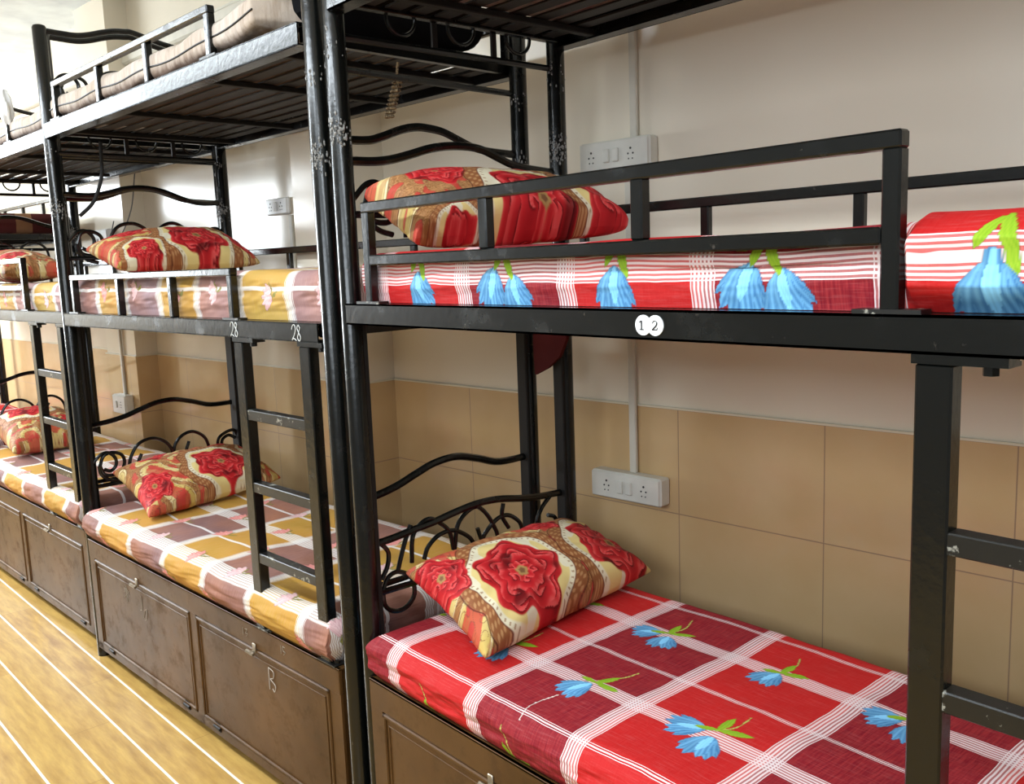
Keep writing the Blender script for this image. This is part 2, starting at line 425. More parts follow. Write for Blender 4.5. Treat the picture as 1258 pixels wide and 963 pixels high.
def mb_num(strokes, ox, oz, s, r, y, name, mat, par):
    b = MB()
    for st in strokes: b.tube([(ox+a*s, y, oz+c*s) for a, c in st], r, 6, smooth=5)
    return b.build(name, mat, par)
TWO = [(0, .7), (.12, .95), (.35, 1), (.45, .75), (.3, .4), (0, .05), (.2, .15), (.5, .02)]
EIGHT = [(.95, .85), (.8, 1), (.65, .8), (.8, .55), (1.0, .25), (.85, 0), (.65, .2), (.8, .5), (.98, .85)]
def make_bed(key, label, guard, lad=True, headA=False):
    H = HH[key]; Wd = H['W']; L = LEN; zo = H['zo']
    px, py, pz, rz = POSE[key]
    t = empty('bunk_bed', (px, py, 0), rz, label, 'bunk bed', 'black steel bunk beds in a row along the wall')
    # posts
    for (x, y) in ((0, 0), (L, 0), (0, Wd), (L, Wd)):
        PR = .0262; x = x+(.016 if (x, y) == (L, 0) else .003)
        y = y+(.003 if y == 0 else 0)
        b = MB(); b.lathe((x, y, 0), [(PR, 0), (PR, H['pt']-.012), (PR*.85, H['pt']-.004), (PR*.45, H['pt'])], 24)
        po = b.build('post', 'black', t, True)
        # square lower stile behind the round tube
        b = MB(); sg = 1 if y < .1 else -1
        b.box(x-.020, x+.020, y+sg*.008, y+sg*.030, 0.0, H['mb']-.002, .003)
        b.build('lower_stile', 'black_dull', po)
        weld(po, x, y, 1.865+zo, 80, .06); weld(po, x, y, 2.06+zo, 14, .06)
    # decks
    for lv, (zb, zt) in (('mid', (H['mb'], H['mt'])), ('top', (H['tb'], H['tt']))):
        b = MB(); b.box(R_-.004, L-R_+.004, -R_, -R_+.004, zb, zt); b.box(R_-.004, L-R_+.004, -R_, .030, zt-.004, zt); b.box(R_-.004, L-R_+.004, -R_, .024, zb, zb+.004); b.build('side_rail', 'black', t)
        b = MB(); b.box(R_-.004, L-R_+.004, Wd+R_-.004, Wd+R_, zb, zt); b.box(R_-.004, L-R_+.004, Wd-.030, Wd+R_, zt-.004, zt); b.box(R_-.004, L-R_+.004, Wd-.02, Wd+R_, zb, zb+.004); b.build('side_rail', 'black', t)
        for x in (R_+.012, L-R_-.012):
            b = MB(); b.box(x-.012, x+.012, 0, Wd, zb+.012, zt-.006, .002); b.build('end_rail', 'black', t)
        for x in (.17, .66, 1.31, 1.72):
            b = MB(); b.box(x-.012, x+.012, .024, Wd-.02, zb+.004, zb+.020, .002); b.build('cross_bar', 'black_dull', t)
        n = 9
        for i in range(n):
            y = .07+(Wd-.14)*i/(n-1)
            b = MB(); b.box(R_+.024, L-R_-.024, y-.023, y+.023, zb+.0205, zb+.026, .001); b.build('slat', 'slat', t)
    # low crossbars at both ends under the top deck
    for x in (0, L):
        zz = H['tb']-.05
        b = MB(); b.tube([(x, 0, zz), (x, Wd, zz)], .009, 8); b.build('end_crossbar', 'black', t, True)
        if x == 0:
            for yy_ in (.30, .50):
                b = MB(); b.box(x-.004, x+.004, yy_-.008, yy_+.008, zz, H['tb']+.02); b.build('end_strip', 'slat', t)
            for yc in (.19, .38, .58):
                stroke([(yc+.045*math.cos(a), H['tb']+.018-.045*math.sin(a)) for a in [PI*q/8 for q in range(9)]], x+.01, .005, 'hoop', t)
    # storage cabinet
    bt = H['bt']
    b = MB(); y0 = -R_
    b.box(.03, L-.03, y0+.006, Wd-.01, .045, bt-.008)                 # carcass
    b.box(.022, L-.022, y0-.002, y0+.010, bt-.075, bt, .002)           # top band
    b.box(.022, L-.022, y0-.002, Wd, bt-.006, bt, .001)                # top sheet
    b.box(.022, .075, y0, y0+.008, .045, bt-.075); b.box(L-.075, L-.022, y0, y0+.008, .045, bt-.075)
    b.box(.955, 1.00, y0, y0+.008, .045, bt-.075); b.box(.022, L-.022, y0, y0+.008, .045, .075)
    cab = b.build('storage_cabinet', 'cabinet', t); cab['label'] = 'brown painted steel storage box under the lower bunk'
    for (a, c) in ((.078, .952), (1.003, L-.078)):
        z0_, z1_ = .078, bt-.078
        b = MB(); b.box(a, c, y0+.002, y0+.008, z0_, z1_, .001)
        # raised folded rim
        for q in ((a, c, z0_, z0_+.012), (a, c, z1_-.012, z1_), (a, a+.012, z0_, z1_), (c-.012, c, z0_, z1_)):
            b.box(q[0], q[1], y0-.004, y0+.004, q[2], q[3], .003)
        for q in ((a+.022, c-.022, z1_-.030, z1_-.026), (a+.022, a+.026, z0_+.02, z1_-.026), (c-.026, c-.022, z0_+.02, z1_-.026)):
            b.box(q[0], q[1], y0-.001, y0+.004, q[2], q[3], .001)
        b.build('door', 'cabinet', cab)
        xm = (a+c)/2
        b = MB(); b.box(xm-.009, xm+.009, y0-.007, y0-.002, z1_-.014, z1_+.020, .002); b.tube([(xm-.022, y0-.02, z1_-.004), (xm+.012, y0-.014, z1_-.010)], .006, 8); b.tube([(xm, y0-.02, z1_-.006), (xm, y0, z1_-.006)], .005, 8)
        b.build('latch', 'chrome', cab, True)
        for hx in (a+.08, c-.10):
            b = MB(); b.tube([(hx, y0-.005, .075), (hx+.045, y0-.005, .075)], .0055, 8); b.box(hx+.004, hx+.04, y0-.003, y0, .062, .09); b.build('hinge', 'slat', cab, True)
    # bottom bars under lower bedding at the ends
    for x in (0, L):
        b = MB(); b.tube([(x, 0, .724+zo*.4), (x, Wd, .720+zo*.4)], .009, 8); b.build('end_crossbar', 'black', t, True)
    # ladder
    if lad:
        ld = bpy.data.objects.new('ladder', None); C.objects.link(ld); ld.parent = t
        top = H['mb']-.012
        for x in (1.430, 1.787):
            b = MB(); b.box(x, x+.048, -R_, .010, bt, top, .003); b.build('leg', 'black', ld)
            b = MB(); b.box(x-.004, x+.115, -R_-.002, .016, top, top+.006); b.box(x-.004, x+.115, -R_-.002, .010, top+.006, H['mb'])
            b.tube([(x+.088, -.006, top-.012), (x+.088, -.006, top)], .010, 6); b.build('hook_plate', 'black', ld)
            b = MB(); b.box(x-.012, x+.075, -R_-.004, .012, bt, bt+.004); b.tube([(x+.062, -.008, bt), (x+.062, -.008, bt+.012)], .008, 6); b.build('foot_plate', 'rung', ld)
        for k in range(4):
            z = bt+.0+.240+.2165*k+(.013 if key == 'A' else 0)
            if z < top-.05:
                b = MB(); b.box(1.476, 1.790, -R_+.002, .012, z-.030, z, .002); b.build('rung', 'rung', ld)
    # guard rails
    def guard_rail(xs, z0, z1, zmid, y0, y1, name='guard_rail', barh=.022, ext=0, x_end=None):
        g = bpy.data.objects.new(name, None); C.objects.link(g); g.parent = t
        e = x_end or xs[-1]
        b = MB(); b.box(xs[0]-.013, e+.013, y0, y1, z1-barh, z1, .003); b.build('top_bar', 'black', g)
        if zmid:
            b = MB(); b.box(xs[0]+.013, e-.013, y0, y1, zmid-barh, zmid, .003); b.build('lower_bar', 'black', g)
        for i, x in enumerate(xs):
            full = (i in (0, len(xs)-1)) or not zmid
            b = MB(); b.box(x-.013, x+.013, y0+.001, y1-.001, z0 if full else zmid, z1-barh+.002, .003); b.build('upright', 'black', g)
        if y0 < .1:
            for x in (xs[0], xs[-1]):
                b = MB(); b.box(x-.05, x+.045, y0-.001, y1+.003, z0, z0+.006); b.build('foot_plate', 'rung', g)
    if guard == 2: guard_rail([.122, .556, .958, 1.392], H['mt'], 1.740+(zo-.05), 1.618+(zo-.05), -R_, .004, barh=.024)
    if guard == 1: guard_rail([.135, .585, 1.018, 1.424], H['mt'], H['mt']+.150, None, -R_, .004)
    guard_rail([.150, .583, .989, 1.412], H['tt'], H['tt']+.140, None, -R_, .004)
    guard_rail([.10, .532, .945, 1.36, L-.05], H['mt'], 1.735+(zo-.05), None, Wd-.008, Wd+.014, barh=.026)
    guard_rail([.10, .532, .945, 1.36, L-.05], H['tt'], H['tt']+.235, H['tt']+.11, Wd-.008, Wd+.014)
    # headboards and footboards
    hd = bpy.data.objects.new('headboard', None); C.objects.link(hd); hd.parent = t
    ft = bpy.data.objects.new('footboard', None); C.objects.link(ft); ft.parent = t
    sw = .0112
    if headA:
        stroke(ARCH, 0, .0105, 'arched_bar', hd)
        for k, q in SC_A.items(): stroke(q, 0, .0065, 'scroll', hd)
        stroke(W_AM, 0, sw, 'wave_bar', hd)
    else:
        for k, q in SC_B.items(): stroke(q, 0, .0075, 'scroll', hd)
        stroke(W_BHM, 0, sw, 'wave_bar', hd)
    for dz in ((.930+zo) if not headA else .950,):
        for k, q in SC_B.items(): stroke([(a, c+dz-.01) for a, c in q], 0, .0075, 'scroll', hd)
    stroke([(0, 1.67+zo), (Wd, 1.67+zo)], 0, .009, 'straight_bar', hd)
    if key != 'D':
        dz = H['tt']-.66
        for k, q in SC_B.items(): stroke([(a, c+dz) for a, c in q], 0, .0075, 'scroll', hd)
        stroke([(a, c+zo) for a, c in W_BHT], 0, sw, 'wave_bar', hd)
        stroke([(a, c+zo) for a, c in W_BHT], L, sw, 'wave_bar', ft)
    stroke([(a, c+zo) for a, c in W_BFM], L, sw, 'wave_bar', ft)
    stroke([(a, c+zo) for a, c in W_BFL], L, sw, 'wave_bar', ft)
    return t, cab
bedA, cabA = make_bed('A', 'nearest black steel bunk bed with the round 1 2 stickers on its middle rail', 2, headA=True)
bedB, cabB = make_bed('B', 'second black steel bunk bed with 28 chalked twice on its middle rail', 1)
bedC, cabC = make_bed('C', 'third black steel bunk bed along, cut by the left edge, behind the second one', 2)
bedD, cabD = make_bed('D', 'farthest bunk bed glimpsed through the third one at the left edge', 2)

# stickers and chalk writing
st = MB(); 
for cx in (.973, .999):
    st.tube([(cx, -R_-.0022+(.0004 if cx < .98 else 0), 1.478), (cx, -R_, 1.478)], .0170, 32)
so = st.build('number_sticker', 'sticker', bedA); so['label'] = 'two overlapping round white stickers reading 1 and 2'
b = MB(); yy = -R_-.0030
def flat(b, x0, x1, z0, z1): b.box(x0, x1, yy, yy+.001, z0, z1)
flat(b, .9690, .9715, 1.471, 1.4855); flat(b, .9655, .975, 1.470, 1.4715); b.tube([(.966, yy, 1.4825), (.970, yy, 1.4855)], .0009, 6)
b.build('printed_digit', 'ink', so)
b = MB(); b.tube([(.9935+a*.0165, yy, 1.4705+c*.015) for a, c in [(0, .72), (.15, .95), (.42, 1.0), (.6, .8), (.5, .5), (.2, .22), (.0, .03)]], [.0007]*3*4+[.0013]*(25-12), 6, smooth=4)
flat(b, .9935, 1.0035, 1.470, 1.4717); b.tube([(1.0035, yy, 1.4708), (1.0045, yy, 1.4745)], .0007, 6)
b.build('printed_digit', 'ink', so)
for ox in (1.418, 1.760):
    mb_num([TWO, EIGHT], ox, 1.405, .042, .0011, -R_-.0008, 'chalked_number', 'chalk', bedB)
mb_num([[(0, 0), (0, 1)], [(0, 1), (.4, .9), (.35, .6), (.1, .5), (.5, .3), (.4, 0), (.25, .1)]], 1.485, .335, .07, .0012, -R_-.0004, 'chalk_mark', 'dim_chalk', cabB)
mb_num([[(0, .5), (.5, .9), (1, .4)], [(.5, 1.1), (.5, -.2)], [(0, .1), (1, .8)], [(.1, .9), (.9, 0)]], .365, .345, .05, .0016, -R_+.0014, 'chalk_mark', 'faint_chalk', cabB)
mb_num([[(0, 1), (.1, 0), (-.3, -.2)], [(.5, 0), (.9, .1), (.8, -.6), (.5, -.8)], [(.5, -.1), (.2, -.7)]], .53, .345, .05, .0016, -R_+.0014, 'chalk_mark', 'faint_chalk', cabB)
mb_num([[(0, 0), (0, 1)], [(.5, .9), (1, .9), (.6, .4), (1.1, .4), (.7, 0)]], 1.345, .470, .026, .0012, -R_-.0025, 'chalk_mark', 'faint_chalk', cabB)
mb_num([[(0, 0), (0, 1)], [(.9, 1), (.4, .9), (.5, .5), (.9, .4), (.5, 0)]], 1.575, .475, .026, .0012, -R_-.0025, 'chalk_mark', 'faint_chalk', cabB)

# ------------------------------------------------------------------ bedding
def vnoise(u, v, seed, octs=((3, 1.), (7, .5), (15, .25))):
    r = np.random.RandomState(seed); out = np.zeros_like(u)
    for f, a in octs:
        for _ in range(4):
            th = r.uniform(0, 2*PI); ph = r.uniform(0, 2*PI)
            out += a*np.sin(2*PI*f*(u*math.cos(th)+v*math.sin(th))+ph)/4
    return out
def grid_mesh(name, P, UV, mat, col=None, parent=None, pose=None, close=None):
    nu, nv = P.shape[:2]; me = bpy.data.meshes.new(name)
    idx = np.arange(nu*nv).reshape(nu, nv)
    q = np.stack([idx[:-1, :-1], idx[1:, :-1], idx[1:, 1:], idx[:-1, 1:]], -1).reshape(-1, 4)
    me.vertices.add(nu*nv); me.vertices.foreach_set('co', P.reshape(-1).astype(np.float32))
    me.loops.add(q.size); me.loops.foreach_set('vertex_index', q.reshape(-1).astype(np.int32))
    me.polygons.add(len(q)); me.polygons.foreach_set('loop_start', np.arange(0, q.size, 4, dtype=np.int32))
    me.update(calc_edges=True)
    me.polygons.foreach_set('use_smooth', np.ones(len(q), dtype=bool))
    uvl = me.uv_layers.new(name='UVMap'); uvl.data.foreach_set('uv', UV.reshape(-1, 2)[q.reshape(-1)].reshape(-1).astype(np.float32))
    if col is not None:
        ca = me.color_attributes.new('print', 'FLOAT_COLOR', 'POINT'); ca.data.foreach_set('color', col.reshape(-1).astype(np.float32))
    me.materials.append(M[mat]); me.validate()
    o = bpy.data.objects.new(name, me); C.objects.link(o)
    if parent: o.parent = parent
    if pose: o.location = pose[:2]+(0,); o.rotation_euler = (0, 0, pose[3])
    return o

def blend(col, mask, c, a=1.):
    m = (mask*a)[..., None]; col[..., :3] = col[..., :3]*(1-m)+np.array(c)*m
    col[..., 3] = np.maximum(col[..., 3], mask*a)
def sm(x, a, b): return np.clip((x-a)/(b-a), 0, 1)
def petal(col, U, V, bx, by, ang, ln, wd, c0, c1):
    R = ln*1.15; m = (abs(U-bx) < R) & (abs(V-by) < R)
    if not m.any(): return
    ii = np.where(m.any(1))[0]; jj = np.where(m.any(0))[0]; sl = (slice(ii[0], ii[-1]+1), slice(jj[0], jj[-1]+1))
    u, v = U[sl]-bx, V[sl]-by; c, s = math.cos(ang), math.sin(ang)
    t = (u*c+v*s)/ln; n = (-u*s+v*c)
    w = wd*np.sqrt(np.clip(t, 0, 1))*np.clip(1.0-t**2.6, 0, 1)*1.3
    k = ((t > 0) & (t < 1) & (abs(n) < w)).astype(float)
    st = .35+.25*np.sin(n/wd*13+2*np.sin(t*5))+.4*np.clip(.5-n/wd*.5, 0, 1)
    col_ = np.array(c0)[None, None]*(1-st[..., None])+np.array(c1)[None, None]*st[..., None]
    sub = col[sl]; sub[..., :3] = np.where(k[..., None] > 0, col_, sub[..., :3]); sub[..., 3] = np.maximum(sub[..., 3], k)
def tulip(col, U, V, x, y, ang, s=.095, c0=(.015, .11, .30), c1=(.19, .46, .70)):
    for da, l, w_, k in ((-.62, .86, .015, .75), (.62, .86, .015, .75), (-.38, 1.0, .020, 1.0), (.38, 1.0, .020, 1.0), (-.14, 1.02, .021, .85), (.16, .97, .020, 1.15), (-.02, .70, .013, 1.5)):
        petal(col, U, V, x, y, ang+da, s*l, w_*s/.095, c0 if k < 1.3 else c1, tuple(min(1, a*k) for a in c1))
def leaves(col, U, V, x, y, ang, s=.06):
    g0, g1 = (.12, .30, .01), (.33, .46, .03)
    petal(col, U, V, x, y, ang+.7, s, .013, g0, g1); petal(col, U, V, x, y, ang-.55, s*1.15, .013, g0, g1); petal(col, U, V, x, y, ang+2.6, s*.8, .010, g0, g1)
def stem(col, U, V, pts, w=.0022, c=(.45, .42, .10)):
    P = spline([Vector((a, b_, 0)) for a, b_ in pts], 8)
    for a, b_ in zip(P[:-1], P[1:]):
        x0, x1 = sorted((a.x, b_.x)); y0, y1 = sorted((a.y, b_.y))
        m = (U > x0-w) & (U < x1+w) & (V > y0-w) & (V < y1+w)
        if not m.any(): continue
        d = (b_-a).to_2d(); L2 = d.length_squared+1e-12
        t = np.clip(((U[m]-a.x)*d.x+(V[m]-a.y)*d.y)/L2, 0, 1)
        dd = np.hypot(U[m]-a.x-t*d.x, V[m]-a.y-t*d.y); q = col[m]
        k = dd < w; q[k, :3] = c; q[k, 3] = 1; col[m] = q
DN = -PI/2
def motif_red(col, U, V, vs, k0=-1, k1=4):
    for k in range(k0, k1):
        o = k*.615
        for dv in vs:
            # single hanging bloom with long stem
            x, y = .635+o, .185+dv
            stem(col, U, V, [(x, y+.02), (x+.03, y+.07), (x+.04, y+.11)]); tulip(col, U, V, x, y, DN-.35, .085); leaves(col, U, V, x+.005, y+.01, .5)
            stem(col, U, V, [(x-.02, y-.085), (x-.03, y-.14), (x-.02, y-.20)], .0016, (.80, .72, .66))
            # pair of blooms
            x, y = .955+o, .205+dv
            stem(col, U, V, [(x, y), (x+.02, y+.04), (x+.018, y+.09)]); tulip(col, U, V, x-.020, y-.006, DN-1.12, .086); tulip(col, U, V, x+.008, y-.022, DN+.08, .088); leaves(col, U, V, x, y+.005, .9, .062)
            # upper row
            x, y = .578+o, .520+dv
            stem(col, U, V, [(x, y), (x+.01, y+.05), (x-.005, y+.10)]); tulip(col, U, V, x-.014, y-.008, DN-.95, .080); tulip(col, U, V, x+.014, y-.018, DN+.30, .080); leaves(col, U, V, x, y, 1.0, .06)
            x, y = .895+o, .520+dv
            stem(col, U, V, [(x, y), (x+.008, y+.05), (x-.006, y+.09)]); tulip(col, U, V, x, y-.005, DN-.15, .082); leaves(col, U, V, x+.002, y, .8, .055)
def motif_mid(col, U, V):
    y = -.020
    for x, two in ((.280, 0), (.575, 1), (.880, 0), (1.180, 1), (1.520, 0)):
        s = .096
        if two: tulip(col, U, V, x-.022, y-.008, DN-.30, s); tulip(col, U, V, x+.030, y-.022, DN+.25, s*.95)
        else: tulip(col, U, V, x, y-.012, DN-.05+(.35 if x < .4 else 0), s*(1.12 if x > 1.5 else 1))
        g0, g1 = (.16, .36, .01), (.33, .46, .03)
        petal(col, U, V, x+.004, y+.035, DN+.35, .075, .013, g0, g1); petal(col, U, V, x, y+.03, DN-.5, .05, .011, g0, g1)
        if two: petal(col, U, V, x+.006, y+.03, DN-1.3, .06, .010, g0, g1)
def motif_gold(col, U, V, v0):
    r = random.Random(9)
    for i in range(-1, 14):
        for j in range(-1, 5):
            if (i+j) % 2: continue
            x, y = i*.15+.10+r.uniform(-.02, .02), v0+j*.165+.06+r.uniform(-.02, .02)
            pk0, pk1 = ((.55, .05, .04), (.85, .45, .40)) if r.random() < .6 else ((.50, .20, .22), (.85, .62, .60))
            for a in range(5): petal(col, U, V, x, y, PI+.35*(a-2), .062, .013, pk0, pk1)
            petal(col, U, V, x, y, .5, .04, .007, (.12, .10, .02), (.35, .32, .08)); petal(col, U, V, x, y, 2.0, .045, .006, (.10, .08, .02), (.35, .32, .08))

def sheet_mattress(name, pose, x0, x1, y0, y1, z0, z1, mat, motif, res, label, group=None, seed=1, bulge=None, wr=1., r=.035, sidewr=1., tuck=0.):
    Lx, Ly, Hh = x1-x0, y1-y0, z1-z0
    def fold(t, a, b_):   # arc-length fold: t along cloth; returns coordinate and drop
        q = r*PI/2; lo, hi = a+r, b_-r
        co = np.clip(t, lo, hi).astype(float); dr = np.zeros_like(co)
        for sgn, e, tt in ((1, hi, t-hi), (-1, lo, lo-t)):
            m = (tt > 0) & (tt < q); co[m] = e+sgn*r*np.sin(tt[m]/r); dr[m] = r*(1-np.cos(tt[m]/r))
            m = tt >= q; co[m] = e+sgn*r; dr[m] = r+tt[m]-q
        return co, dr
    ex = Hh-.0+r*(PI/2-1)-r+.0
    tu = np.arange(x0+r-r*PI/2-(Hh-r), x1-r+r*PI/2+(Hh-r)+res, res); tv = np.arange(y0+r-r*PI/2-(Hh-r), y1-r+r*PI/2+(Hh-r)+res, res)
    cx, dx = fold(tu, x0, x1); cy, dy = fold(tv, y0, y1)
    U, V = np.meshgrid(tu, tv, indexing='ij')
    X = np.repeat(cx[:, None], len(tv), 1); Y = np.repeat(cy[None], len(tu), 0)
    D = np.maximum(dx[:, None], dy[None]); Z = z1-np.minimum(D, Hh)
    # rounded vertical corners
    cor = (dx[:, None] > .6*r) & (dy[None] > .6*r)
    X = np.where(cor, X-np.sign(X-(x0+x1)/2)*.012, X); Y = np.where(cor, Y-np.sign(Y-(y0+y1)/2)*.012, Y)
    n1 = vnoise(X*1.0, Y*1.4, seed, ((1.2, 1.), (3.1, .55), (7., .22)))
    top = np.clip(1-D/r, 0, 1)
    Z = Z+n1*.006*wr*np.clip(1-D/Hh*1.0, 0, 1)
    side = np.clip(D/r, 0, 1)*np.clip((Hh-D)/(.3*Hh), 0, 1)
    n2 = vnoise(X*1.3, Z*6, seed+3, ((2.5, 1.), (5.5, .5), (12, .25)))
    Y = Y+np.where(Y < (y0+y1)/2, -1, 1)*side*(.006+.007*sidewr*n2)
    kt = np.clip((D-.55*Hh)/(.45*Hh), 0, 1)**1.5*tuck
    Y = Y+np.where(dy[None] > 0, np.where(Y < (y0+y1)/2, 1, -1)*kt, 0); X = X+np.where(dx[:, None] > 0, np.where(X < (x0+x1)/2, 1, -1)*kt, 0)
    if bulge is not None: X, Y, Z = bulge(X, Y, Z, D, side)
    UV = np.stack([U, V-y0-.0], -1)
    col = np.zeros(U.shape+(4,)); motif(col, U, V-y0)
    o = grid_mesh(name, np.stack([X, Y, Z], -1), UV, mat, col, pose=pose)
    return tag(o, label, 'mattress', group)
PA, PB, PC, PD = POSE['A'], POSE['B'], POSE['C'], POSE['D']
sheet_mattress('mattress', PA, .035, 1.865, -.030, .722, HA['bt']+.001, .662, 'sheet_red', lambda c, U, V: motif_red(c, U-.0, V-.02, (-.66, 0.)), .0025,
    'lower bunk mattress of the nearest bed under a red plaid sheet with blue tulips', seed=2, r=.045, tuck=.022)
def bulgeA(X, Y, Z, D, side):
    k = np.clip((X-1.398)/.018, 0, 1)
    f = (Y < .3)
    Y = Y-np.where(f, side*k*.030, 0); Z = Z+np.where(D < .05, k*.012-np.clip(1-abs(X-1.15)/.25, 0, 1)*.006*(1-k), 0)
    return X, Y, Z
sheet_mattress('mattress', PA, .050, 1.865, .016, .700, HA['mt']+.001, 1.622, 'sheet_red_mid', motif_mid, .0025,
    'middle bunk mattress of the nearest bed, red plaid with blue tulips, behind the guard rail', seed=5, bulge=bulgeA, wr=.6, sidewr=.5)
sheet_mattress('mattress', PB, .035, 1.865, -.038, .700, HB['bt']+.001, .645, 'sheet_gold', lambda c, U, V: motif_gold(c, U, V, 0), .004,
    'lower bunk mattress of the second bed under a mustard and mauve plaid sheet', seed=8, wr=1.3, r=.048, tuck=.028)
sheet_mattress('mattress', PB, .060, 1.865, .018, .690, HB['mt']+.001, 1.592, 'sheet_gold_mid', lambda c, U, V: motif_gold(c, U, V, -.1), .004,
    'middle bunk mattress of the second bed in a pale mustard and mauve plaid sheet', seed=11, wr=.8)
sheet_mattress('mattress', PC, .035, 1.865, -.038, .700, HB['bt']+.001, .645, 'sheet_gold', lambda c, U, V: motif_gold(c, U, V, 0), .005,
    'lower bunk mattress of the third bed, mustard plaid, behind the ladder at the left edge', seed=14, wr=1.3, r=.048, tuck=.028)
sheet_mattress('mattress', PC, .060, 1.865, .018, .690, HB['mt']+.001, 1.575, 'sheet_gold_mid', lambda c, U, V: motif_gold(c, U, V, -.1), .005,
    'middle bunk mattress of the third bed, mustard plaid, at the left edge', seed=17, wr=.8)
sheet_mattress('mattress', PD, .035, 1.865, -.030, .700, HB['bt']+.001, .645, 'sheet_red', lambda c, U, V: None, .008,
    'red covered lower mattress of the farthest bed, glimpsed at the left edge', seed=20)

def box_mattress(pose, x0, x1, y0, y1, z0, z1, mat, label, lift=0., seed=1):
    t = empty('mattress', pose[:2]+(0,), pose[3], label, 'mattress')
    nu, nc = 120, 64; Hh = z1-z0; P = np.zeros((nu, nc+1, 3)); th = np.linspace(0, 2*PI, nc+1)
    us = np.linspace(0, 1, nu)
    for i, u in enumerate(us):
        e = min(u, 1-u)*(x1-x0); k = math.sqrt(max(0, 1-(1-min(e/.03, 1))**2)) if e < .03 else 1
        c, s = np.cos(th), np.sin(th); n = .16
        yy_ = np.sign(c)*abs(c)**n; zz_ = np.sign(s)*abs(s)**(.45)
        k2 = .75+.25*k if 0 < i < nu-1 else .0
        P[i, :, 0] = x0+u*(x1-x0); P[i, :, 1] = (y0+y1)/2+yy_*(y1-y0)/2*(1 if k2 else 0)*(.97+.03*k); P[i, :, 2] = (z0+z1)/2+zz_*Hh/2*k2
        lf = lift*max(0, (u-.72)/.28)**1.6
        P[i, :, 2] += lf
        P[i, :, 2] += .004*math.sin(u*26)+.003*np.sin(th*3+u*40)
    P[-1, :, 2] = (z0+z1)/2+lift; P[0, :, 2] = (z0+z1)/2
    P[:, :, 2] = np.maximum(P[:, :, 2], z0)
    UV = P[:, :, :2].copy(); grid_mesh('cover', P, UV, mat, None, t)
    if mat == 'foam':
        b = MB(); zs = (z0+z1)/2-.005
        pts = [(x0+(x1-x0)*u, y0-.001, zs+lift*max(0, (u-.72)/.28)**1.6+.004*math.sin(u*26)) for u in us[1:-1]]
        b.tube(pts, .0028, 6); b.build('piping', 'slat', t, True)
    return t
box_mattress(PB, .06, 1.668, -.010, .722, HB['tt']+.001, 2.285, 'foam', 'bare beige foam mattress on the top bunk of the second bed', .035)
def shade_roll():  # black roll added in place of the mattress end that lies in shade
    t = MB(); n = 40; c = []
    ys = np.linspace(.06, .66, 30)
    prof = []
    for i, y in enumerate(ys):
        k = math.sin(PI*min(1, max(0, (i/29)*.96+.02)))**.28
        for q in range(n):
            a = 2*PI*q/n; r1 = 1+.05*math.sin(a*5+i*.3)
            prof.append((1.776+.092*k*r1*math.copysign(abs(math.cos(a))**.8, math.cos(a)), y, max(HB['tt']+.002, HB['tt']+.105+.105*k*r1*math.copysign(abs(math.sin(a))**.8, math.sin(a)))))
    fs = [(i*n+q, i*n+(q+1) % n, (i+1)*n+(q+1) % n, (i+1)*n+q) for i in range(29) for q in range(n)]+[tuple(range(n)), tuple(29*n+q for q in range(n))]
    t.add(prof, fs); o = t.build('shaded_mattress_end', 'shade_black', smooth=True); o.location = PB[:2]+(0,); o.rotation_euler = (0, 0, PB[3])
    tag(o, 'black roll standing in for the shaded mattress end, top bunk of the second bed', 'blanket')
M['shade_black'] = plain('mattress_end_shade', (.006, .006, .007), .95, 0, .1)  # near-black colour stands for shade on the mattress end
shade_roll()
box_mattress(PC, .06, 1.87, -.010, .722, HB['tt']+.001, 2.285, 'foam', 'bare beige foam mattress on the top bunk of the third bed, at the left edge', .0)
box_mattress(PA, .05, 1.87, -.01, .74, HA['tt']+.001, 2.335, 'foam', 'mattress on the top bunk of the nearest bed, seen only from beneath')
box_mattress(PD, .05, 1.87, .0, .69, HD['tt']+.001, 1.985, 'check', 'dark red and tan checked mattress on the farthest bed, at the left edge')

